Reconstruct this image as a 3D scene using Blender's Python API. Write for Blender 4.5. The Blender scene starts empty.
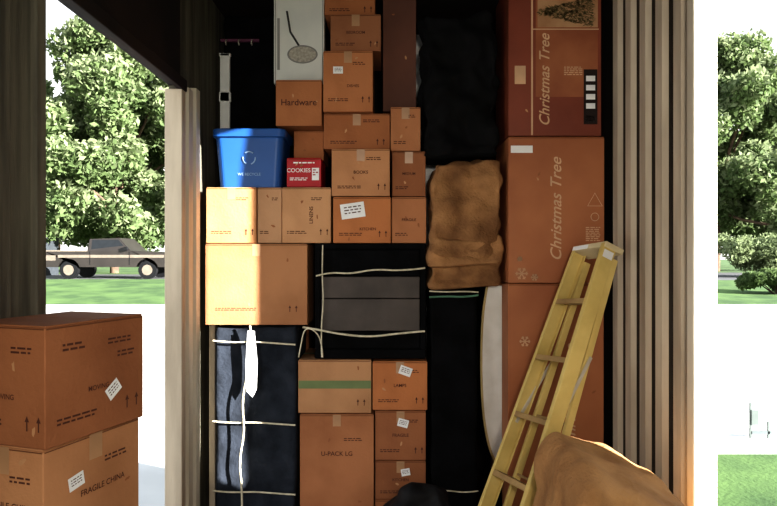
import bpy, bmesh, math, random
import numpy as np
from mathutils import Vector, Matrix, noise
random.seed(4); rng=np.random.default_rng(4)
R=math.radians
EYE=1.6
scn=bpy.context.scene
scn.view_settings.view_transform='Standard'
scn.view_settings.exposure=0.1
try: scn.view_settings.look='Medium High Contrast'
except Exception: pass

# ------------------------------------------------------------ materials
def mat(name,col,col2=None,scale=6,rough=.8,bump=0,bscale=60,metal=0,stretch=(1,1,1),spec=.3,detail=6,lo=.35,hi=.65,trans=0):
    m=bpy.data.materials.new(name); m.use_nodes=True
    nt=m.node_tree; b=nt.nodes['Principled BSDF']
    b.inputs['Roughness'].default_value=rough; b.inputs['Metallic'].default_value=metal
    b.inputs['Specular IOR Level'].default_value=spec
    tc=nt.nodes.new('ShaderNodeTexCoord'); mp=nt.nodes.new('ShaderNodeMapping')
    mp.inputs['Scale'].default_value=stretch
    nt.links.new(tc.outputs['Object'],mp.inputs['Vector'])
    n=nt.nodes.new('ShaderNodeTexNoise'); n.inputs['Scale'].default_value=scale; n.inputs['Detail'].default_value=detail
    nt.links.new(mp.outputs[0],n.inputs['Vector'])
    r=nt.nodes.new('ShaderNodeValToRGB')
    r.color_ramp.elements[0].position=lo; r.color_ramp.elements[1].position=hi
    c2=col2 or tuple(c*.8 for c in col)
    r.color_ramp.elements[0].color=(*c2,1); r.color_ramp.elements[1].color=(*col,1)
    nt.links.new(n.outputs['Fac'],r.inputs['Fac']); nt.links.new(r.outputs['Color'],b.inputs['Base Color'])
    if bump:
        n2=nt.nodes.new('ShaderNodeTexNoise'); n2.inputs['Scale'].default_value=bscale; n2.inputs['Detail'].default_value=4
        nt.links.new(mp.outputs[0],n2.inputs['Vector'])
        bp=nt.nodes.new('ShaderNodeBump'); bp.inputs['Strength'].default_value=bump; bp.inputs['Distance'].default_value=.01
        nt.links.new(n2.outputs['Fac'],bp.inputs['Height']); nt.links.new(bp.outputs[0],b.inputs['Normal'])
    if trans:
        tl=nt.nodes.new('ShaderNodeBsdfTranslucent'); mx=nt.nodes.new('ShaderNodeMixShader'); mx.inputs[0].default_value=trans
        nt.links.new(r.outputs['Color'],tl.inputs['Color']); nt.links.new(b.outputs[0],mx.inputs[1]); nt.links.new(tl.outputs[0],mx.inputs[2])
        nt.links.new(mx.outputs[0],nt.nodes['Material Output'].inputs['Surface'])
    return m
def cbm(name,c,f=1.0):
    # worn corrugated board: broad smudges over the base colour
    c=tuple(x*f for x in c)
    return mat(name,c,tuple(x*y for x,y in zip(c,(.66,.60,.55))),2.6,.78,.2,70,detail=9,lo=.30,hi=.62)
BASE=[(.46,.185,.075),(.50,.245,.115),(.33,.130,.055),(.55,.30,.15)]
CB=[cbm('cardboard_%d'%i,c) for i,c in enumerate(BASE)]
CBV=[[cbm('cardboard_%d_%d'%(i,j),(c[0]*g[0],c[1]*g[1],c[2]*g[2])) for j,g in enumerate(((1,1,1),(.86,.84,.82),(1.05,1.0,.9),(.93,.98,1.06)))] for i,c in enumerate(BASE)]
INK=mat('ink_brown',(.09,.03,.018)); INKR=mat('ink_red',(.35,.03,.02)); BLACK=mat('black_plastic',(.006,.006,.007),rough=.5)
SEAM=mat('seam_shadow',(.14,.05,.02)); TAPE=mat('packing_tape',(.44,.25,.13),rough=.3,spec=.5)
TAPEG=mat('green_tape',(.17,.22,.09),rough=.35); WHITE=mat('paper_white',(.85,.85,.83),(.75,.75,.74))
XRED=mat('print_red_brown',(.24,.06,.03),(.17,.04,.02),2,.5)
XMID=mat('carton_red_brown',(.42,.16,.065),(.31,.105,.042),2,.6)
BEIGE=mat('print_beige',(.66,.42,.25)); 
NAVY=mat('moving_pad_navy',(.024,.030,.042),(.009,.012,.018),8,.95,.6,40)
BLK=mat('black_cloth',(.005,.005,.006),(.002,.002,.002),6,.9,.6,30,spec=.1)
CHAR=mat('charcoal_vinyl',(.085,.068,.058),(.052,.042,.036),4,.6,.2,50)
BURLAP=mat('brown_quilt',(.40,.21,.09),(.16,.075,.03),5,.95,.8,70)
PAD=mat('tan_quilt',(.46,.25,.10),(.28,.14,.055),5,.95,.8,60)
STRAP=mat('cotton_strap',(.70,.64,.48),(.5,.45,.32),40,.9)
STRAPG=mat('green_strap',(.10,.22,.14),rough=.8)
BLUE=mat('blue_plastic',(.018,.095,.33),(.012,.075,.27),2,.4,spec=.4)
YEL=mat('yellow_fiberglass',(.70,.54,.20),(.54,.40,.13),5,.5,.1,60)
STEPM=mat('ladder_step_tan',(.42,.28,.12),(.28,.18,.08),8,.5)
ALU=mat('aluminium',(.62,.58,.5),(.5,.46,.38),10,.4,metal=.4)
RIB=mat('painted_rib',(.62,.53,.40),(.42,.35,.26),2,.6,.2,30,stretch=(4,4,.6))
RIBB=mat('painted_jamb',(.72,.66,.54),(.52,.46,.35),2,.6,.1,30,stretch=(4,4,.6))
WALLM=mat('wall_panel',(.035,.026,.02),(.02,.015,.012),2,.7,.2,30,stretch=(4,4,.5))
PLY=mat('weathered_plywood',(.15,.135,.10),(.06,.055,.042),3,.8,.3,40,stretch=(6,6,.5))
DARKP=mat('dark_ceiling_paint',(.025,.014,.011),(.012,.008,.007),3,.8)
FLOORM=mat('plank_floor',(.22,.12,.06),(.10,.055,.03),3,.8,.3,30,stretch=(8,.6,1))
GRASS=mat('grass',(.085,.15,.04),(.035,.075,.02),1.2,.95,.8,20)
CONC=mat('concrete',(.62,.61,.57),(.45,.44,.41),.5,.9,.2,10)
ROAD=mat('asphalt',(.10,.10,.10),(.08,.08,.08),1,.9)
BARK=mat('bark',(.12,.08,.05),(.06,.04,.03),6,.95,.6,20)
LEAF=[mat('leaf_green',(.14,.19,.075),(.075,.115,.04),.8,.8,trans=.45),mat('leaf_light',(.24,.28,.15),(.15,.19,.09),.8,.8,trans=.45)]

# ------------------------------------------------------------ mesh helpers
def link(o,parent=None):
    scn.collection.objects.link(o)
    if parent: o.parent=parent
    return o
def obj(name,verts,faces,m,parent=None,smooth=False,loc=None,mat_idx=None):
    me=bpy.data.meshes.new(name); me.from_pydata([tuple(v) for v in verts],[],faces)
    for x in (m if isinstance(m,list) else [m]): me.materials.append(x)
    if mat_idx: me.polygons.foreach_set('material_index',mat_idx)
    if smooth: me.polygons.foreach_set('use_smooth',[True]*len(faces))
    me.update()
    o=bpy.data.objects.new(name,me)
    if loc: o.location=loc
    return link(o,parent)
CUBEF=[(0,3,2,1),(4,5,6,7),(0,1,5,4),(1,2,6,5),(2,3,7,6),(3,0,4,7)]
def boxv(a,b):
    return [(a[0],a[1],a[2]),(b[0],a[1],a[2]),(b[0],b[1],a[2]),(a[0],b[1],a[2]),(a[0],a[1],b[2]),(b[0],a[1],b[2]),(b[0],b[1],b[2]),(a[0],b[1],b[2])]
def boxes(name,lst,m,parent=None,bevel=0,loc=None):
    vs=[];fs=[]
    for a,b in lst:
        k=len(vs); vs+=boxv(a,b); fs+=[tuple(i+k for i in f) for f in CUBEF]
    o=obj(name,vs,fs,m,parent,loc=loc)
    if bevel:
        md=o.modifiers.new('bev','BEVEL'); md.width=bevel; md.segments=2
    return o
def empty(name,loc=(0,0,0),rot=(0,0,0)):
    e=bpy.data.objects.new(name,None); e.location=loc; e.rotation_euler=rot; e.empty_display_size=.1
    return link(e)
def beam(name,p,q,w,t,m,parent=None,side=Vector((0,1,0)),bevel=.002):
    p=Vector(p);q=Vector(q);L=(q-p).normalized(); s=(side-L*side.dot(L)).normalized(); n=L.cross(s)
    vs=[]
    for e in (p,q):
        for a,b in ((-1,-1),(1,-1),(1,1),(-1,1)): vs.append(e+s*a*w/2+n*b*t/2)
    o=obj(name,vs,CUBEF,m,parent)
    if bevel:
        md=o.modifiers.new('bev','BEVEL'); md.width=bevel; md.segments=2
    return o
def tube(name,pts,r,m,parent=None,cyclic=False,flat=None):
    cu=bpy.data.curves.new(name,'CURVE'); cu.dimensions='3D'; sp=cu.splines.new('NURBS' if len(pts)>3 else 'POLY')
    sp.points.add(len(pts)-1)
    for i,p in enumerate(pts): sp.points[i].co=(*p,1)
    if len(pts)>3: sp.order_u=3; sp.use_endpoint_u=not cyclic
    sp.use_cyclic_u=cyclic
    cu.bevel_depth=r; cu.bevel_resolution=2; cu.resolution_u=6; cu.materials.append(m)
    o=bpy.data.objects.new(name,cu); return link(o,parent)
def cyl(name,c,r,h,axis,m,parent=None,seg=28,r2=None):
    vs=[];r2=r if r2 is None else r2
    for k,(rr,s) in enumerate(((r,-h/2),(r2,h/2))):
        for i in range(seg):
            a=2*math.pi*i/seg; u,v=rr*math.cos(a),rr*math.sin(a)
            p={'x':(s,u,v),'y':(u,s,v),'z':(u,v,s)}[axis]; vs.append((c[0]+p[0],c[1]+p[1],c[2]+p[2]))
    fs=[tuple(range(seg)),tuple(range(2*seg-1,seg-1,-1))]+[(i,(i+1)%seg,seg+(i+1)%seg,seg+i) for i in range(seg)]
    return obj(name,vs,fs,m,parent)
def text(name,s,size,m,parent,mtx,shear=0,width=None):
    cu=bpy.data.curves.new(name,'FONT'); cu.body=s; cu.size=size; cu.align_x='CENTER'; cu.align_y='CENTER'; cu.shear=shear; cu.offset=size*.01
    t=bpy.data.objects.new('tmp',cu); scn.collection.objects.link(t)
    dg=bpy.context.evaluated_depsgraph_get(); me=bpy.data.meshes.new_from_object(t.evaluated_get(dg))
    bpy.data.objects.remove(t)
    me.materials.clear(); me.materials.append(m)
    if width:
        xs=[v.co.x for v in me.vertices]; w=max(xs)-min(xs)
        k=width/w
        for v in me.vertices: v.co.x*=k
    o=bpy.data.objects.new(name,me); link(o,parent); o.matrix_local=mtx; return o
def face_m(dim,face,u,v,roll=0,off=.0012):
    w,d,h=dim
    rz=Matrix.Rotation(R(roll),4,'Z'); rx=Matrix.Rotation(R(90),4,'X')
    if face=='F': return Matrix.Translation((u,-d/2-off,v))@rx@rz
    if face=='R': return Matrix.Translation((w/2+off,u,v))@Matrix.Rotation(R(90),4,'Z')@rx@rz
    return Matrix.Translation((u,v,h/2+off))@rz
def quad(name,w,h,m,parent,mtx):
    o=obj(name,[(-w/2,-h/2,0),(w/2,-h/2,0),(w/2,h/2,0),(-w/2,h/2,0)],[(0,1,2,3)],m,parent); o.matrix_local=mtx; return o
def polyprint(name,pts,m,parent,mtx):
    o=obj(name,[(x,y,0) for x,y in pts],[tuple(range(len(pts)))],m,parent); o.matrix_local=mtx; return o

def small_lines(o,dim,face,u,v,w,n,m=INK,hh=.008):
    vs=[];fs=[]
    for i in range(n):
        x=-w/2; 
        while x<w/2-.01:
            l=random.uniform(.008,.028); l=min(l,w/2-x)
            k=len(vs); y=-i*hh*1.7
            vs+=[(x,y,0),(x+l,y,0),(x+l,y+hh*.8,0),(x,y+hh*.8,0)]; fs.append((k,k+1,k+2,k+3)); x+=l+.005
    p=obj('small_print',vs,fs,m,o); p.matrix_local=face_m(dim,face,u,v)
def arrows(o,dim,face,u,v,s=.018,m=INK):
    for k in (-1,1):
        c=k*s
        polyprint('arrow_mark',[(c-.002,-s),(c+.002,-s),(c+.002,.2*s),(c+.007,.2*s),(c,s),(c-.007,.2*s),(c-.002,.2*s)],m,o,face_m(dim,face,u,v))
def carton_at(name,loc,dim,m,yaw=0,title=None,tsize=.035,tape='v',tapem=None,label=None,faces='F',lines=True,tpos=(0,-.0),troll=0,arr=True):
    w,d,h=dim
    me=bpy.data.meshes.new(name); bm=bmesh.new()
    bmesh.ops.create_cube(bm,size=1); bmesh.ops.scale(bm,vec=(w,d,h-.006),verts=bm.verts)
    bmesh.ops.translate(bm,vec=(0,0,-.003),verts=bm.verts)
    bmesh.ops.subdivide_edges(bm,edges=bm.edges[:],cuts=5,use_grid_fill=True)
    sd=random.random()*50
    for v in bm.verts:
        x,y,z=v.co.x/(w/2),v.co.y/(d/2),v.co.z/(h/2)
        b=.0025*noise.noise(Vector((x*1.3+sd,z*1.3,y)))
        if abs(x)<.95 and abs(z)<.95 and y<-.98: v.co.y+=max(b,0)
        if abs(y)<.95 and abs(z)<.95 and x>.98: v.co.x-=max(b,0)
    for s in (-1,1):
        r=bmesh.ops.create_cube(bm,size=1)
        bmesh.ops.scale(bm,vec=(w-.003,d/2-.003,.005),verts=r['verts'])
        bmesh.ops.translate(bm,vec=(0,s*d/4,h/2-.0035),verts=r['verts'])
    bm.to_mesh(me); bm.free(); me.materials.append(m)
    o=bpy.data.objects.new(name,me); o.location=loc; o.rotation_euler=(0,0,yaw); link(o)
    md=o.modifiers.new('bev','BEVEL'); md.width=.0035; md.segments=2; md.limit_method='ANGLE'
    if tape in('v','h'):
        quad('tape_top',w-.002,.05,tapem or TAPE,o,face_m(dim,'T',0,0,0,.0004))
    tapem=tapem or TAPE
    for f in faces:
        fw=w if f=='F' else d
        if tape=='v': quad('tape_drop',.045,.065,tapem,o,face_m(dim,f,0,h/2-.036))
        if tape=='h': quad('tape_band',fw-.004,.045,tapem,o,face_m(dim,f,0,.01,0,.0009))
        quad('flap_line',fw-.006,.003,SEAM,o,face_m(dim,f,0,h/2-.009,0,.0006))
        if title: text('print_title',title,tsize,INK,o,face_m(dim,f,tpos[0]*fw,tpos[1]*h,troll,.0016))
        if lines:
            small_lines(o,dim,f,-fw*.2,-h*.30,fw*.4,2,hh=.006)
            if random.random()<.7: small_lines(o,dim,f,fw*.22,h*.30,fw*.25,2,hh=.006)
        if arr and fw>.25: arrows(o,dim,f,fw*.36,-h*.3)
        # small scuffs and torn spots
        for _ in range(2):
            polyprint('scuff',[(.012*random.uniform(.5,1.4)*math.cos(t),.006*random.uniform(.5,1.4)*math.sin(t)) for t in np.linspace(0,5.6,7)],CB[3] if random.random()<.5 else CB[2],o,face_m(dim,f,random.uniform(-.4,.4)*fw,random.uniform(-.42,.42)*h,random.uniform(0,180),.0005))
        if label:
            u,v,lw,lh,rl=label
            quad('paper_label',lw,lh,WHITE,o,face_m(dim,f,u*fw,v*h,rl,.0022)); 
            q=obj('label_text',*grid_marks(lw*.7,lh*.5),INK,o); q.matrix_local=face_m(dim,f,u*fw,v*h,rl,.003)
    return o
def grid_marks(w,h):
    vs=[];fs=[]
    for i in range(3):
        y=h/2-i*h/2.6; x=-w/2; 
        while x<w/2:
            l=random.uniform(.1,.3)*w; l=min(l,w/2-x+.0005); k=len(vs)
            vs+=[(x,y-h*.07,0),(x+l,y-h*.07,0),(x+l,y+h*.07,0),(x,y+h*.07,0)]; fs.append((k,k+1,k+2,k+3)); x+=l+.08*w
    return vs,fs
S=.005625   # metres per image pixel at the face of the load
def LX(x): return (x-388.5)*S
def LZ(y): return EYE+(253-y)*S
CNT=[0]
def carton(x0,x1,y0,y1,m=0,yf=3.6,d=.4,**k):
    g=.002; CNT[0]+=1
    w=LX(x1)-LX(x0)-g; h=LZ(y0)-LZ(y1)-.001
    return carton_at(k.pop('name','cardboard_box'),((LX(x0)+LX(x1))/2,yf+d/2,LZ(y1)+h/2),(w,d,h),CBV[m][CNT[0]%4] if isinstance(m,int) else m,**k)
def soft(name,c,dim,m,r=.05,cuts=28,amp=.01,scale=5,stretch=(1,1,1),shape=None,parent=None,seed=0):
    bm=bmesh.new(); bmesh.ops.create_cube(bm,size=2)
    bmesh.ops.subdivide_edges(bm,edges=bm.edges[:],cuts=cuts,use_grid_fill=True)
    hd=Vector(dim)/2
    for v in bm.verts:
        p=Vector((v.co.x*hd.x,v.co.y*hd.y,v.co.z*hd.z))
        q=Vector([max(-(hd[i]-r),min(hd[i]-r,p[i])) for i in range(3)])
        n=p-q
        if n.length>1e-6: n.normalize()
        p=q+n*r
        if shape: p=shape(p,hd)
        s=Vector((p.x*stretch[0],p.y*stretch[1],p.z*stretch[2]))*scale+Vector((seed,seed*2,0))
        a=amp*(noise.noise(s)+.5*noise.noise(s*2.3)-.5)
        if v.co.z<-.99: a=0
        p+=n*a
        v.co=p
    me=bpy.data.meshes.new(name); bm.to_mesh(me); bm.free(); me.materials.append(m)
    me.polygons.foreach_set('use_smooth',[True]*len(me.polygons))
    o=bpy.data.objects.new(name,me); o.location=c; return link(o,parent)
def softr(name,x0,x1,y0,y1,yf,d,m,**k):
    w=LX(x1)-LX(x0); h=LZ(y0)-LZ(y1)
    return soft(name,((LX(x0)+LX(x1))/2,yf+d/2,LZ(y1)+h/2),(w,d,h),m,**k)

# ------------------------------------------------------------ room shell
XL,XR=-1.08,1.25; YB,YN=4.6,-1.4; H=3.15
boxes('floor',[((XL-.06,YN,-.14),(XR+.06,YB,0))],FLOORM)
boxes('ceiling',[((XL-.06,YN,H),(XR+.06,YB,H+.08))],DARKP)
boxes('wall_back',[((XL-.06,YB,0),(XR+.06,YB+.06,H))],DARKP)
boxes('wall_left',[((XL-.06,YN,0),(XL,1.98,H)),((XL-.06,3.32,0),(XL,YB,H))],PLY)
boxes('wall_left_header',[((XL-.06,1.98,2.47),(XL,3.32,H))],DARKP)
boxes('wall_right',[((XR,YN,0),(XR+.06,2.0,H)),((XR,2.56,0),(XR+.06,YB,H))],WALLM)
boxes('sun_block_header',[((XR,2.0,2.90),(XR+.06,2.56,H))],DARKP)  # unseen header, added to cut off the top of the sunbeam
boxes('trim_header',[((XL-.002,1.9,2.44),(XL+.03,3.34,2.50))],DARKP,bevel=.004)
def rib(x,y,w,prot,s,z1=H,z0=0):
    return [(x,y-w/2,z0),(x+s*prot,y-w/2.6,z0),(x+s*prot,y+w/2.6,z0),(x,y+w/2,z0),(x,y-w/2,z1),(x+s*prot,y-w/2.6,z1),(x+s*prot,y+w/2.6,z1),(x,y+w/2,z1)]
def ribs(name,lst,m):
    vs=[];fs=[]
    for r in lst:
        k=len(vs); vs+=rib(*r); fs+=[tuple(i+k for i in f) for f in CUBEF]
    return obj(name,vs,fs,m)
ribs('trim_ribs_left',[(XL,3.40,.09,.03,1,2.47),(XL,3.53,.09,.03,1,2.5)],RIBB)
boxes('trim_door_jamb',[((XL-.065,3.27,0),(XL+.025,3.33,2.44)),],RIB,bevel=.005)
boxes('trim_door_post',[((XL-.065,1.93,0),(XL+.02,1.985,H)),((XL-.01,1.55,0),(XL+.02,1.80,H))],PLY,bevel=.005)
ribs('trim_ribs_right',[(XR,2.715+i*.185,.092,.026,-1) for i in range(5)],RIB)
boxes('trim_jamb_right',[((XR-.035,2.55,0),(XR+.062,2.61,H))],RIBB,bevel=.006)
d=empty('sun_blocker',(XR+.065,1.97,0))  # unseen panel added outside the opening to narrow the sun stripe
boxes('leaf',[((0,-.02,.02),(.66,.02,H-.05))],RIBB,d,bevel=.004)
boxes('blocker_frame',[((0,-.03,.02),(.05,.03,H-.05)),((.61,-.03,.02),(.66,.03,H-.05)),((0,-.03,1.4),(.66,.03,1.48))],RIB,d,bevel=.004)

# ------------------------------------------------------------ load: left column
softr('furniture_in_moving_pad',213,297,325,537.4,3.6,.5,NAVY,r=.03,amp=.02,scale=5,stretch=(1,1,.5),seed=3)
wl=bpy.data.objects['furniture_in_moving_pad']
def on(o,pts,yw=3.575):
    return [(LX(x)-o.location.x,yw-o.location.y,LZ(y)-o.location.z) for x,y in pts]
for i,yy in enumerate((341,421,490)):
    tube('strap_%d'%i,on(wl,[(214,yy-1),(230,yy+1),(255,yy),(280,yy+2),(296,yy+3)]),.005,STRAP,wl)
tube('strap_v',on(wl,[(251,325),(255,345),(248,375),(243,400),(246,430),(240,460),(244,490),(243,536)],3.568),.006,STRAP,wl)
obj('rag',[Vector(p) for p in on(wl,[(249,330),(256,330),(259,362),(258,388),(254,396),(248,390),(247,365)],3.562)],[(6,5,4,3,2,1,0)],WHITE,wl)
boxes('bed_rail',[((LX(206),3.66,0),(LX(212),3.72,LZ(325)))],RIB,bevel=.004)
carton(206,308,243.5,324.5,1,3.58,.46,title=None,tape='v',lines=True)
carton(206,256.5,187,243,1,3.6,.42,title=None,tape='v')
carton(257,281.5,187,243,3,3.61,.40,title=None,tape=None,arr=False)
carton(282,331,187,243,3,3.6,.42,title='LINENS',tsize=.03,troll=90,tape=None,tpos=(.1,0))
def tub():
    e=empty('plastic_storage_tub',(LX(248),3.775,LZ(186.6)))
    def ring(w,d,z,r,seg=6):
        pts=[]
        for cx,cy,a0 in ((1,1,0),(-1,1,90),(-1,-1,180),(1,-1,270)):
            for i in range(seg+1):
                a=R(a0+90*i/seg); pts.append((cx*(w/2-r)+r*math.cos(a),cy*(d/2-r)+r*math.sin(a),z))
        return pts
    h=LZ(128)-LZ(186.6); W=.415;D=.34
    prof=[(.35,.27,0),(W-.03,D-.03,h-.06),(W-.03,D-.03,h-.05),(W+.0,D+.0,h-.045),(W,D,h-.006),(W-.008,D-.008,h),(W-.03,D-.03,h),(W-.045,D-.045,h-.01),(.34,.26,.01)]
    vs=[];fs=[]
    for a,b,z in prof: vs+=ring(a,b,z,.04)
    n=len(vs)//len(prof)
    for k in range(len(prof)-1):
        for i in range(n): fs.append((k*n+i,k*n+(i+1)%n,(k+1)*n+(i+1)%n,(k+1)*n+i))
    fs.append(tuple(range(n-1,-1,-1))); fs.append(tuple((len(prof)-1)*n+i for i in range(n)))
    obj('tub_shell',vs,fs,BLUE,e)
    PB=mat('tub_print_pale',(.35,.52,.75))
    def fy(z): return -.135-.020*z/(h-.06)-.002
    for k in range(3):
        a=R(90+120*k)
        pts=[]
        for t in (-42,-20,0,20,36):
            z=h*.50+.036*math.sin(a+R(t)); pts.append((.036*math.cos(a+R(t)),fy(z),z))
        tube('recycle_arrow',pts,.0035,PB,e)
    text('tub_print','WE RECYCLE',.022,PB,e,Matrix.Translation((0,fy(h*.22)-.002,h*.22))@Matrix.Rotation(R(94),4,'X'))
tub()
rb=carton(286,321,157,186.5,mat('red_box',(.45,.012,.02),(.36,.01,.015),rough=.4),3.62,.25,name='red_carton',title=None,tsize=.03,tape=None,arr=False,lines=False)
rdim=(LX(321)-LX(286)-.002,.25,LZ(157)-LZ(186.5)-.001)
text('print_title','COOKIES',.032,WHITE,rb,face_m(rdim,'F',-.03,.01))
small_lines(rb,rdim,'F',-.03,-.035,.1,2,WHITE,.006); small_lines(rb,rdim,'F',0,.05,.12,1,WHITE,.010)
quad('print_panel',.04,.07,WHITE,rb,face_m(rdim,'F',.065,-.01,0,.0006)); small_lines(rb,rdim,'F',.065,.01,.03,3,INKR)
carton(290,321.5,125.5,156.8,2,3.74,.3,tape=None,arr=False,lines=False)
soft('black_padded_furniture',((LX(203)+LX(270))/2,4.22,(LZ(186.4)+LZ(-15))/2),(LX(270)-LX(203),.4,LZ(-15)-LZ(186.4)),BLK,r=.03,amp=.02,scale=4,seed=9)
carton(208,331,187,243,2,4.04,.4,tape=None,lines=False,arr=False)
carton(208,308,243.5,324.5,2,4.07,.4,tape=None,lines=False,arr=False)
carton(208,297,325,537.4,2,4.14,.4,tape=None,lines=False,arr=False)
e=empty('crib_rail',(-1.012,3.965,LZ(187)+.001))
hh=1.235+EYE-LZ(187)
boxes('rail_post',[((-.030,-.012,0),(.030,.012,hh))],WHITE,e,bevel=.004)
boxes('rail_notch',[((-.036,-.012,hh-.02),(.036,.012,hh)),((-.036,-.012,hh-.30),(.036,.012,hh-.24))],WHITE,e,bevel=.004)
e=empty('coat_hook_rack',(-.93,4.0,2.93))
boxes('rack_bar',[((-.12,0,-.008),(.12,.018,.008))],mat('rack_purple',(.16,.05,.10)),e)
for k in (-.08,0,.08): tube('hook',[(k,0,0),(k,-.03,-.005),(k,-.035,-.03),(k,-.015,-.04),(k,-.012,-.025)],.004,ALU,e)

# ------------------------------------------------------------ load: middle column
rx=empty('racket_game_box',(LX(296),3.72,LZ(78)))
W,Hh=LX(322)-LX(270),LZ(-15)-LZ(78)
boxes('box_body',[((-W/2,0,0),(W/2,.07,Hh))],mat('white_print',(.72,.72,.66),(.62,.63,.59),4,.4),rx,bevel=.003)
GREY=mat('print_grey',(.30,.29,.27)); DG=mat('print_dark',(.05,.05,.05))
boxes('print_border',[((-W/2+.008,-.001,.0),(-W/2+.012,0,Hh)),((W/2-.012,-.001,0),(W/2-.008,0,Hh)),((-W/2+.008,-.001,.01),(W/2-.008,0,.016))],GREY,rx)
c=(.02,.17)
tube('racket_head',[(c[0]+.085*math.cos(t)*1.0,-.001,c[1]+.05*math.sin(t)) for t in np.linspace(0,2*math.pi,16,endpoint=False)],.0045,GREY,rx,True)
polyprint('racket_strings',[(c[0]+.08*math.cos(t),c[1]+.046*math.sin(t)) for t in np.linspace(0,2*math.pi,20,endpoint=False)],mat('print_tan',(.50,.46,.38),(.3,.28,.24),60),rx,Matrix.Translation((0,-.0012,0))@Matrix.Rotation(R(90),4,'X'))
tube('racket_handle',[(c[0]-.02,-.002,c[1]+.05),(-.05,-.002,.30),(-.07,-.002,.42)],.006,DG,rx)
boxes('side_print',[((-W/2+.02,-.001,.08),(-W/2+.035,0,.38))],GREY,rx)
carton(323.5,375,-15,12,2,3.64,.4,title=None)
carton(330,381,12.5,50,2,3.62,.4,title='BEDROOM',tsize=.022)
carton(323,373,50.5,111.5,0,3.60,.42,title='DISHES',tsize=.022,label=(-.2,.18,.055,.04,0),tpos=(.1,-.08))
carton(275,321.5,78.5,125,0,3.62,.42,title='Hardware',tsize=.05,tape=None,tpos=(0,.0),arr=False,lines=False)
carton(323,390,112,148,2,3.63,.42,title=None)
carton(390.5,421,105.5,150,0,3.63,.42,title=None,arr=False)
carton(331.5,390,148.5,196,1,3.60,.42,title='BOOKS',tsize=.025)
carton(392,426,150.5,196,2,3.62,.42,title='MEDIUM',tsize=.02)
carton(333,391,196.5,243,0,3.6,.42,title='KITCHEN',tsize=.022,tape=None,tpos=(.1,-.2),label=(-.16,.2,.135,.085,8))
carton(391.5,426.5,196.5,243,0,3.61,.42,title='FRAGILE',tsize=.022,tape=None)
carton(382.5,417.5,-15,105,mat('maroon_carton',(.15,.06,.038),(.11,.045,.03),3,.7),3.76,.3,tape=None,arr=False,lines=False)
ch=empty('chest_of_drawers',(LX(370.5),3.6,LZ(358.6)))
W=LX(426)-LX(315);Hh=LZ(243.6)-LZ(358.6)
boxes('chest_body',[((-W/2,0.03,.0),(W/2,.45,Hh)),((-W/2,0,Hh-.03),(W/2,.03,Hh)),((-W/2,0,0),(W/2,.03,.05)),((-W/2,0,.05),(-W/2+.03,.03,Hh-.03)),((W/2-.03,0,.05),(W/2,.03,Hh-.03))],BLK,ch,bevel=.006)
boxes('drawer_dark',[((-W/2+.035,.012,.055),(W/2-.035,.03,.15)),((-W/2+.035,.012,.465),(W/2-.035,.03,Hh-.035))],BLK,ch,bevel=.005)
boxes('drawer_front',[((-W/2+.035,.006,.155),(W/2-.035,.03,.335)),((-W/2+.035,.008,.339),(W/2-.035,.03,.46))],[CHAR],ch,bevel=.004)
def onc(pts,y=-.006): return [(LX(x)-ch.location.x,y,LZ(yv)-ch.location.z) for x,yv in pts]
tube('strap_a',onc([(316,276),(330,272),(350,274),(375,269),(400,271),(425,268)]),.005,STRAP,ch)
tube('strap_b',onc([(303,327),(316,329),(340,334),(370,337),(400,333),(425,331)],-.008),.006,STRAP,ch)
tube('strap_c',onc([(323,245),(322,275),(324,300),(321,330),(322,357)],-.01),.004,STRAP,ch)
tube('strap_d',onc([(299,357),(302,340),(305,328),(314,329),(322,340),(323,357)],-.012),.004,STRAP,ch)
carton(298,371.5,359.5,413,3,3.6,.45,title=None,tape='h',tapem=TAPEG,lines=False)
carton(372.5,427.5,361,410,0,3.6,.45,title='LAMPS',tsize=.025,label=(.1,.3,.07,.05,-20))
carton(300,374,413.5,537.4,0,3.59,.5,title='U-PACK LG',tsize=.035,tpos=(-.0,.18),tape='v',label=None)
carton(375,426,410.5,460,2,3.6,.45,title='FRAGILE',tsize=.025,label=(.05,.25,.06,.045,-15))
carton(375,426,460.5,499,2,3.6,.45,title='KITCHEN',tsize=.022,label=(.1,.2,.05,.04,10))
carton(375,426,499.5,537.4,2,3.6,.45,title=None)
def bagshape(p,hd):
    t=max(0,min(1,(p.z+hd.z)/(2*hd.z))); k=1-.45*t**2.2
    return Vector((p.x*k,p.y*k,p.z))
soft('black_duffel_bag',(.18,3.33,.205),(.50,.32,.41),mat('bag_nylon',(.006,.006,.007),rough=.7),r=.15,amp=.04,scale=6,shape=bagshape)

# ------------------------------------------------------------ load: right-middle column
softr('black_padded_furniture',429,478,289,537.4,3.6,.42,BLK,r=.025,amp=.015,scale=5,seed=5)
wr=bpy.data.objects['black_padded_furniture.001']
tube('strap_g',on(wr,[(429,297),(445,296),(465,297),(478,295)],3.585),.006,STRAPG,wr)
tube('strap_w',on(wr,[(429,291),(445,292),(465,291),(478,292)],3.583),.004,STRAP,wr)
tube('strap_h',on(wr,[(429,490),(445,489),(465,492),(478,490)],3.585),.004,STRAP,wr)
def quilt(p,hd):
    t=(p.z)/hd.z
    return Vector((p.x*(1+.03*math.sin(t*5))+.010*t, p.y-.016*math.sin(t*3.1)*(p.y<0)-.008*math.sin(t*11+p.x*12)*(p.y<0), p.z+.010*math.sin(p.x*9)))
q=softr('lower_fold',429,502.5,234,288,3.55,.42,BURLAP,r=.035,amp=.022,scale=6,seed=2,shape=quilt)
q2=softr('upper_fold',428.5,501.5,159.5,266,3.52,.40,BURLAP,r=.04,amp=.035,scale=6,seed=7,shape=quilt,cuts=40)
fe=empty('folded_moving_blanket',q.location.copy())
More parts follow.
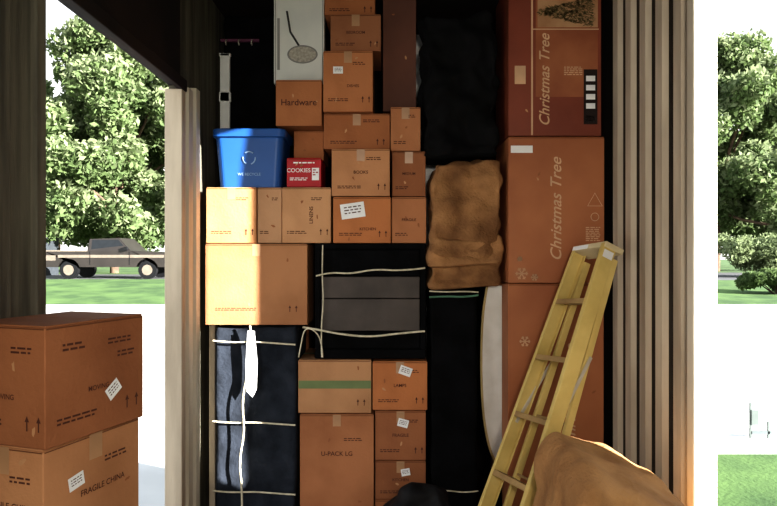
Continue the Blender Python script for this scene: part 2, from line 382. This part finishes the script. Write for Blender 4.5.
for k in (q,q2):
    l=k.location.copy(); k.parent=fe; k.location=l-fe.location
def blackfold(p,hd):
    f=.012*math.sin(p.z*16+3*math.sin(p.x*7))*(1 if p.y<0 else 0)
    t=p.z/hd.z
    return Vector((p.x*(1-.04*t*t)+.01*math.sin(p.z*9),p.y+f,p.z+.008*math.sin(p.x*13)))
softr('black_blanket',419,501,9,157.5,3.56,.36,mat('black_bag_cloth',(.006,.006,.007),(.003,.003,.003),5,.85,.5,18,spec=.15),r=.06,amp=.05,scale=6,seed=11,shape=blackfold,cuts=44)
boxes('white_shelf_board',[((LX(418),4.10,0),(LX(452),4.13,3.0))],WHITE,bevel=.003)

# curved board, half hidden behind the tall cartons
e=empty('ironing_board',(LX(500),3.70,0))
prof=[(286,487),(300,484.5),(320,482.3),(345,481.2),(370,481),(400,482),(425,484.5),(445,488.5),(458,493),(467,498.5),(471,505)]
k=3.70/3.6
pts=[((LX(px))*k-LX(500),EYE+(253-py)*S*k) for py,px in prof]
s=pts+[(.20,pts[-1][1]),(.20,pts[0][1])]
n=len(s); vs=[(x,0,z) for x,z in s]+[(x,.025,z) for x,z in s]
fs=[tuple(range(n)),tuple(range(2*n-1,n-1,-1))]+[(i,n+i,n+(i+1)%n,(i+1)%n) for i in range(n)]
obj('padded_board',vs,fs,mat('white_cover',(.80,.79,.74),(.66,.64,.58)),e)
tube('edge_piping',[(x,-.003,z) for x,z in pts],.007,mat('piping',(.55,.42,.20)),e)
tube('folded_leg',[(.10,.045,pts[-1][1]+.02),(.10,.045,1.0),(.12,.045,1.35)],.01,ALU,e)
boxes('padded_block',[((LX(490),3.695,0),(LX(540),3.77,pts[-1][1]-.003))],BLK,bevel=.01)

# ------------------------------------------------------------ artificial tree cartons
def xdim(x0,x1,y0,y1,d): return (LX(x1)-LX(x0)-.002,d,LZ(y0)-LZ(y1)-.001)
a=carton(505,598.5,139.5,282,XMID,3.50,.42,name='artificial_tree_box',tape=None,lines=False,arr=False)
dA=xdim(505,598.5,139.5,282,.42)
text('script_title','Christmas Tree',.085,BEIGE,a,face_m(dA,'F',.00,.0,90),shear=.35,width=.56)
quad('label',.12,.04,WHITE,a,face_m(dA,'F',-.19,.33,0,.002))
def flake(parent,dim,u,v,s,m=BEIGE):
    vs=[];fs=[]
    for k in range(3):
        c,sn=math.cos(R(60*k)),math.sin(R(60*k)); w=.003
        for (x0,y0,x1,y1) in ((-s,0,s,0),(s*.6,0,s*.85,s*.25),(s*.6,0,s*.85,-s*.25),(-s*.6,0,-s*.85,s*.25),(-s*.6,0,-s*.85,-s*.25)):
            dx,dy=x1-x0,y1-y0; l=math.hypot(dx,dy); nx,ny=-dy/l*w,dx/l*w
            i=len(vs)
            for x,y in ((x0+nx,y0+ny),(x0-nx,y0-ny),(x1-nx,y1-ny),(x1+nx,y1+ny)): vs.append((x*c-y*sn,x*sn+y*c,0))
            fs.append((i,i+1,i+2,i+3))
    o=obj('snowflake_print',vs,fs,m,parent); o.matrix_local=face_m(dim,'F',u,v)
flake(a,dA,-.19,-.35,.035);flake(a,dA,-.12,-.37,.02);flake(a,dA,-.20,-.27,.015)
tube('triangle_mark',[(.17,-.2115,.02),(.25,-.2115,.02),(.21,-.2115,.09)],.0025,BEIGE,a,True)
tube('ring_mark',[(.21+.022*math.cos(t),-.2115,-.04+.022*math.sin(t)) for t in np.linspace(0,6.28,12,endpoint=False)],.002,BEIGE,a,True)
small_lines(a,dA,'F',.20,-.10,.08,8,BEIGE,.006)
b=carton(505,595.5,-15,139,XRED,3.50,.42,name='artificial_tree_box',tape=None,lines=False,arr=False)
dB=xdim(505,595.5,-15,139,.42)
text('script_title','Christmas Tree',.08,BEIGE,b,face_m(dB,'F',-.055,-.13,90),shear=.35,width=.50)
quad('print_panel',.34,.62,mat('print_warm',(.36,.13,.055),(.24,.07,.03),3,.5),b,face_m(dB,'F',.065,.09,0,.0004))
quad('print_stripe',.010,.86,BEIGE,b,face_m(dB,'F',-.125,0,0,.0008))
quad('print_stripe_top',.36,.006,BEIGE,b,face_m(dB,'F',.06,.15,0,.0009))
quad('print_sky',.33,.17,mat('print_cream',(.46,.27,.14),(.34,.17,.08),6),b,face_m(dB,'F',.07,.245,0,.0010))
vs=[];fs=[]
for i in range(900):
    t=random.random()**.7; x=-.17+.30*t; w=.012+.072*t; y=random.uniform(-w,w)
    a0=random.uniform(-.8,.8)+(math.pi if random.random()<.5 else 0); l=random.uniform(.012,.025); k=len(vs)
    dx,dy=l*math.cos(a0),l*math.sin(a0); vs+=[(x-dy*.12,y+dx*.12,0),(x+dy*.12,y-dx*.12,0),(x+dx,y+dy,0)]; fs.append((k,k+1,k+2))
o=obj('tree_print',vs,fs,mat('print_tree',(.20,.15,.06),(.07,.06,.025),60),b); o.matrix_local=face_m(dB,'F',.08,.245,0,.0016)
quad('info_panel',.075,.30,mat('info_black',(.02,.012,.01)),b,face_m(dB,'F',.195,-.22,0,.0012))
for i in range(4): quad('info_patch',.05,.03,WHITE,b,face_m(dB,'F',.195,-.12-.05*i,0,.0018))
small_lines(b,dB,'F',.195,-.33,.05,3,WHITE,.007)
small_lines(b,dB,'F',.10,-.06,.10,5,BEIGE,.006)
quad('barcode_panel',.06,.10,BEIGE,b,face_m(dB,'F',-.19,-.10,0,.001))
c3=carton(504.5,598,282.5,537.4,XMID,3.50,.19,name='artificial_tree_box',tape=None,lines=False,arr=False)
dC=xdim(504.5,598,282.5,537.4,.19)
text('script_title','Christmas Tree',.085,BEIGE,c3,face_m(dC,'F',.08,.1,90),shear=.35,width=.56)
flake(c3,dC,-.17,.4,.03)
carton(504.5,598,282.5,537.4,2,3.80,.3,tape=None,lines=False,arr=False)

# ------------------------------------------------------------ step ladder
lad=empty('step_ladder',(0,0,0))
B0=Vector((.37,2.86,0)); T0=Vector((1.035,3.22,1.625))
L=(T0-B0).normalized(); Wd=Vector((.085,-.31,0)); Wd=(Wd-L*Wd.dot(L)).normalized(); N=L.cross(Wd).normalized()
if N.x>0: N=-N
Ln=(T0-B0).length
def LP(s,w,t): return B0+L*s+Wd*w+N*t
hb,ht=.20,.13
for sgn,nm in ((-1,'far'),(1,'near')):
    p,q=LP(.03,sgn*hb,0),LP(Ln,sgn*ht,0)
    beam('front_rail_web_'+nm,p,q,.07,.006,YEL,lad,side=N)
    for k in (-1,1):
        o=N*(.035*k)
        beam('front_rail_flange_'+nm,p+o-Wd*sgn*.011,q+o-Wd*sgn*.011,.025,.005,YEL,lad,side=Wd)
    p,q=LP(.05,sgn*(hb-.03),-.11),LP(Ln-.05,sgn*(ht-.02),-.055)
    beam('rear_rail_'+nm,p,q,.035,.022,YEL,lad,side=N)
    f=LP(.02,sgn*hb,0); beam('foot_'+nm,f-L*.02,f+L*.05,.08,.035,BLACK,lad,side=N)
    f=LP(.03,sgn*(hb-.03),-.11); beam('rear_foot_'+nm,f,f+L*.04,.05,.03,BLACK,lad,side=N)
    beam('spreader_'+nm,LP(.85,sgn*(.165),0),LP(1.25,sgn*.145,-.08),.018,.004,ALU,lad,side=N)
for i in range(5):
    s=.30*(i+1); w=hb+(ht-hb)*s/Ln
    beam('step_%d'%i,LP(s,-w,0),LP(s,w,0),.072,.004,STEPM,lad,side=N)
    beam('step_lip_%d'%i,LP(s-.012,-w,.034),LP(s-.012,w,.034),.026,.004,STEPM,lad,side=L)
    beam('rear_bar_%d'%i,LP(s+.02,-w+.03,-.11+.055*s/Ln),LP(s+.02,w-.03,-.11+.055*s/Ln),.02,.012,STEPM,lad,side=N)
beam('top_cap',LP(Ln-.005,-ht-.010,-.02),LP(Ln-.005,ht+.010,-.02),.11,.03,mat('cap_cream',(.70,.60,.38),(.58,.48,.28)),lad,side=N,bevel=.006)
beam('warning_label',LP(Ln-.19,ht+.0055,0),LP(Ln-.03,ht+.0045,0),.055,.002,WHITE,lad,side=N,bevel=0)
beam('cap_label',LP(Ln-.008,-ht,.037),LP(Ln-.008,-ht+.13,.037),.022,.002,WHITE,lad,side=L,bevel=0)

# ------------------------------------------------------------ padded thing at right front
def padshape(p,hd):
    t=(p.z+hd.z)/(2*hd.z)
    z=p.z
    if t>.5:
        z+= (-.09*(p.x/hd.x)-.03*(p.x/hd.x)**2+.02*(p.y/hd.y))*(t-.5)*2
    k=1+.08*(1-t)
    return Vector((p.x*k,p.y*k,z+.006*math.sin(p.x*30)*t))
soft('quilted_pad_bundle',(.850,2.39,.41),(.52,.65,.82),PAD,r=.13,amp=.03,scale=5,shape=padshape,cuts=36)

# ------------------------------------------------------------ foreground cartons, left
yaw=math.atan2(-.33,.94)
dimf=(.26,.33,.29)
cx=Vector((-.80,1.49,0)); ex=Vector((.94,-.33,0)).normalized(); ey=Vector((.33,.94,0)).normalized()
ctr=cx-ex*.13+ey*.165
zt=EYE-.17
fo1=carton_at('cardboard_box',(ctr.x,ctr.y,zt-.145),dimf,CB[2],yaw,title='MOVING',tsize=.018,faces='FR',tape=None,tpos=(.0,-.1),label=None)
quad('paper_label',.05,.036,WHITE,fo1,face_m(dimf,'R',.05,-.045,35,.0022)); qq=obj('label_text',*grid_marks(.035,.02),INK,fo1); qq.matrix_local=face_m(dimf,'R',.05,-.045,35,.003)
small_lines(fo1,dimf,'R',-.08,.09,.07,2,INK,.007); small_lines(fo1,dimf,'R',.1,.05,.07,2,INK,.006)
zz=zt-.2905; c2=ctr+ex*(-.008)
for i,(h,m,t) in enumerate(((.38,1,'FRAGILE CHINA'),(.38,1,'BOOKS'),(zz-.7612,1,None))):
    carton_at('cardboard_box',(c2.x,c2.y,zz-h/2),(.25,.33-.01*i,h),CB[m],yaw+R(1.5*(-1)**i),title=t,tsize=.022,faces='FR',tape='v',tpos=(.08,.12 if i==0 else 0),label=(-.2,.22,.05,.035,10) if i==0 else None)
    zz-=h+.0005

# ------------------------------------------------------------ outside
def gh(x,y):
    d=max(0,min(1,(y-8)/18)); return EYE-2.2+1.1*d
xs=np.arange(-70,70.1,1.0); ys=np.arange(-25,110,1.0)
vs=[(x,y,gh(x,y)) for y in ys for x in xs]; fs=[];mi=[]
nx=len(xs)
for j in range(len(ys)-1):
    for i in range(nx-1):
        fs.append((j*nx+i,j*nx+i+1,(j+1)*nx+i+1,(j+1)*nx+i))
        x,y=xs[i]+.5,ys[j]+.5
        if x<0: k=1 if y<19 else (0 if y<27 or y>33 else 2)
        else: k=0 if y<7 else (1 if y<19 else (0 if y<26 or y>36 else 2))
        mi.append(k)
obj('ground',vs,fs,[GRASS,CONC,ROAD],mat_idx=mi)

def leaves(name,centres,radii,n,size,parent,m):
    cs=np.array(centres);rs=np.array(radii); p=rs**2/np.sum(rs**2)
    idx=rng.choice(len(cs),n,p=p)
    d=rng.normal(size=(n,3)); d/=np.linalg.norm(d,axis=1)[:,None]
    pos=cs[idx]+d*(rs[idx]*(rng.random(n)**.35))[:,None]*np.array([1,1,.8])
    a=rng.normal(size=(n,3)); a/=np.linalg.norm(a,axis=1)[:,None]
    b=np.cross(a,rng.normal(size=(n,3))); b/=np.linalg.norm(b,axis=1)[:,None]
    sz=size*(.6+.8*rng.random(n))[:,None]
    q=np.stack([pos-a*sz,pos-b*sz*.5,pos+a*sz,pos+b*sz*.5],1).reshape(-1,3)
    fs=[(4*i,4*i+1,4*i+2,4*i+3) for i in range(n)]
    return obj(name,q.tolist(),fs,m,parent,mat_idx=None)
def tree(x,y,h,cr,n=16000,leaf=.22,mi=0,low=.2):
    z=gh(x,y); e=empty('tree',(x,y,z))
    cs=[];rs=[]
    for i in range(95):
        t=random.random(); zc=h*(low+(1-low)*t*.92); rr=cr*math.sin(math.pi*(.25+.68*t))**.8
        a=random.random()*6.28; r=rr*math.sqrt(random.random())
        cs.append((r*math.cos(a),r*math.sin(a),zc)); rs.append(cr*random.uniform(.14,.27))
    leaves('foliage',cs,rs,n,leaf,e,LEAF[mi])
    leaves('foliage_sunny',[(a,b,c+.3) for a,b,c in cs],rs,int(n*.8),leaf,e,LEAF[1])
    tube('trunk',[(0,0,-.2),(.1,0,h*.2),(0,.1,h*.45),(.1,0,h*.8)],h*.018,BARK,e)
    for c in cs[:18]: tube('branch',[(0,0,h*.25),(c[0]*.4,c[1]*.4,(h*.25+c[2])/2),c],h*.006,BARK,e)
    return e
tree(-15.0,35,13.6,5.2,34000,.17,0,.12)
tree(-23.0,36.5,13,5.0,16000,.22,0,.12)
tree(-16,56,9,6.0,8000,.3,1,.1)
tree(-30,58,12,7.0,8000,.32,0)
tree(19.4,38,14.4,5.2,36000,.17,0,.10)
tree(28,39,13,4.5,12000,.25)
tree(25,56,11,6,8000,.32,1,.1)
def bush(x,y,r,h,n=5000,nc=14,name='bush',mi=0):
    e=empty(name,(x,y,gh(x,y)))
    cs=[(random.uniform(-r,r)*.85,random.uniform(-r,r)*.3,random.uniform(.25,.8)*h) for _ in range(nc)]
    leaves('bush_foliage',cs,[h*.33]*nc,n,.09,e,LEAF[mi])
    for c in cs[:7]: tube('stem',[(0,0,-.05),(c[0]*.5,c[1]*.5,c[2]*.5),c],.02,BARK,e)
bush(13.0,21.5,1.25,.80,7000,18)
bush(17.8,29.0,3.2,2.0,14000,34,'hedge',1)

def pickup():
    y0=28.0; g=gh(-12,28)
    e=empty('pickup_truck',(-11.9,y0,g))
    body=mat('truck_paint',(.030,.025,.022),(.02,.017,.015),1,.35,metal=.1,spec=.4); glass=mat('truck_glass',(.012,.014,.016),rough=.25)
    prof=[(-2.7,.5),(-2.72,1.18),(-.85,1.18),(-.80,1.70),(.45,1.74),(.98,1.2),(2.45,1.12),(2.62,.98),(2.65,.5)]
    def arch(cx): return [(cx+.48*math.cos(t),.38+.48*math.sin(t)) for t in np.linspace(.26,math.pi-.26,9)]
    pts=prof+arch(1.68)+arch(-1.65)
    n=len(pts); vs=[(x,-.9,z) for x,z in pts]+[(x,.9,z) for x,z in pts]
    bm=bmesh.new(); bv=[bm.verts.new(v) for v in vs]
    f1=bm.faces.new(bv[:n]); f2=bm.faces.new(bv[n:][::-1])
    for i in range(n): bm.faces.new((bv[i],bv[n+i],bv[n+(i+1)%n],bv[(i+1)%n]))
    bmesh.ops.triangulate(bm,faces=[f1,f2]); bmesh.ops.recalc_face_normals(bm,faces=bm.faces[:])
    for v in bm.verts:
        if v.co.z>1.3: v.co.y*=.86
    me=bpy.data.meshes.new('body'); bm.to_mesh(me); bm.free(); me.materials.append(body)
    link(bpy.data.objects.new('body',me),e)
    def slant(name,p4,m): 
        obj(name,[(x,-.905+(.0 if z<1.2 else .115*min(1,(z-1.15)/.55)) ,z) for x,z in p4],[(0,1,2,3)],m,e)
    slant('side_window',[(-.70,1.22),(.84,1.22),(.42,1.66),(-.68,1.66)],glass)
    TAN=mat('truck_two_tone',(.17,.14,.11),rough=.5)
    boxes('two_tone_panel',[((-2.68,-.906,.78),(-2.2,-.9,1.0)),((-2.1,-.906,.90),(2.4,-.9,1.02))],TAN,e)
    boxes('bed_rail',[((-2.7,-.92,1.16),(-.86,-.86,1.22)),((-2.7,.86,1.16),(-.86,.92,1.22)),((-2.74,-.9,1.16),(-2.68,.9,1.22))],TAN,e)
    boxes('bed_well',[((-2.6,-.8,1.10),(-.95,.8,1.187))],BLACK,e)
    boxes('bumper',[((2.58,-.9,.48),(2.78,.9,.68)),((-2.85,-.9,.5),(-2.68,.9,.68))],ALU,e,bevel=.03)
    boxes('door_seam',[((-.75,-.912,.6),(-.73,-.9,1.18)),((.92,-.912,.6),(.94,-.9,1.15)),((.02,-.80,1.2),(.06,-.79,1.66))],BLACK,e)
    boxes('headlight',[((2.5,-.91,.82),(2.64,-.6,.96))],WHITE,e)
    boxes('mirror',[((.75,-1.05,1.2),(.88,-.9,1.36))],BLACK,e)
    for cx in (1.68,-1.65):
        for s in (-1,1):
            cyl('tyre',(cx,s*.78,.38),.38,.24,'y',BLACK,e); cyl('hub',(cx,s*.905,.38),.22,.02,'y',TAN,e)
pickup()
gx,gy=-22.2,30.8; gz=gh(gx,gy)
gx=-18.9; e=empty('neighbour_shed',(gx,gy,gz))
SID=mat('dark_siding',(.03,.035,.04)); 
boxes('shed_walls',[((-2.2,0,-.1),(2.2,1.6,1.75))],SID,e)
obj('shed_roof',[(-2.4,-.2,1.75),(2.4,-.2,1.75),(2.4,1.8,1.75),(-2.4,1.8,1.75),(-2.4,.8,2.05),(2.4,.8,2.05)],[(0,1,5,4),(2,3,4,5),(0,4,3),(1,2,5),(0,3,2,1)],mat('roof_shingle',(.04,.04,.045)),e)
boxes('shed_door',[((-1.6,-.03,0),(.2,0,1.6)),((.8,-.03,.6),(1.6,0,1.4))],mat('shed_door_dark',(.015,.017,.02)),e)
e=empty('lawn_sign',(4.3,7.6,gh(4.3,7.6)))
boxes('stake',[((-.012,-.01,-.05),(.012,.01,.42)),((.2,-.01,-.05),(.224,.01,.2))],mat('stake_metal',(.10,.12,.11)),e)
boxes('sign_board',[((-.0,-.02,.16),(.09,-.008,.34))],mat('sign_grey',(.10,.12,.11)),e,bevel=.004)
boxes('cross_bar',[((-.0,-.01,.05),(.26,.01,.085))],mat('bar_grey',(.10,.12,.12)),e)

# ------------------------------------------------------------ light
w=bpy.data.worlds.new('World'); scn.world=w; w.use_nodes=True
nt=w.node_tree; bg=nt.nodes['Background']
tc=nt.nodes.new('ShaderNodeTexCoord'); sx=nt.nodes.new('ShaderNodeSeparateXYZ'); rp=nt.nodes.new('ShaderNodeValToRGB')
nt.links.new(tc.outputs['Generated'],sx.inputs[0]); nt.links.new(sx.outputs['Z'],rp.inputs['Fac']); nt.links.new(rp.outputs[0],bg.inputs['Color'])
rp.color_ramp.elements[0].color=(1,.98,.95,1); rp.color_ramp.elements[1].color=(.66,.80,1,1)
bg.inputs['Strength'].default_value=1.6
sd=bpy.data.lights.new('sun','SUN'); sd.energy=32; sd.angle=R(.6); sd.color=(1,.98,.95)
so=bpy.data.objects.new('sun',sd); link(so); dr=Vector((-2.0,1.053,-.56)).normalized(); so.rotation_euler=dr.to_track_quat('-Z','Y').to_euler()
fd=bpy.data.lights.new('fill_lamp','AREA'); fd.energy=26; fd.size=.2; fd.color=(1,.90,.76)  # fill lamp added behind the camera to brighten the interior
fo=bpy.data.objects.new('fill_lamp',fd); link(fo); fo.location=(.25,-.5,EYE+.35); fo.rotation_euler=(R(88),0,0)

cam=bpy.data.cameras.new('camera'); co=bpy.data.objects.new('camera',cam); link(co)
co.location=(0,0,EYE); co.rotation_euler=(R(90),0,0)
cam.sensor_width=36; cam.lens=36*640/777; cam.clip_start=.05; cam.clip_end=400
scn.camera=co
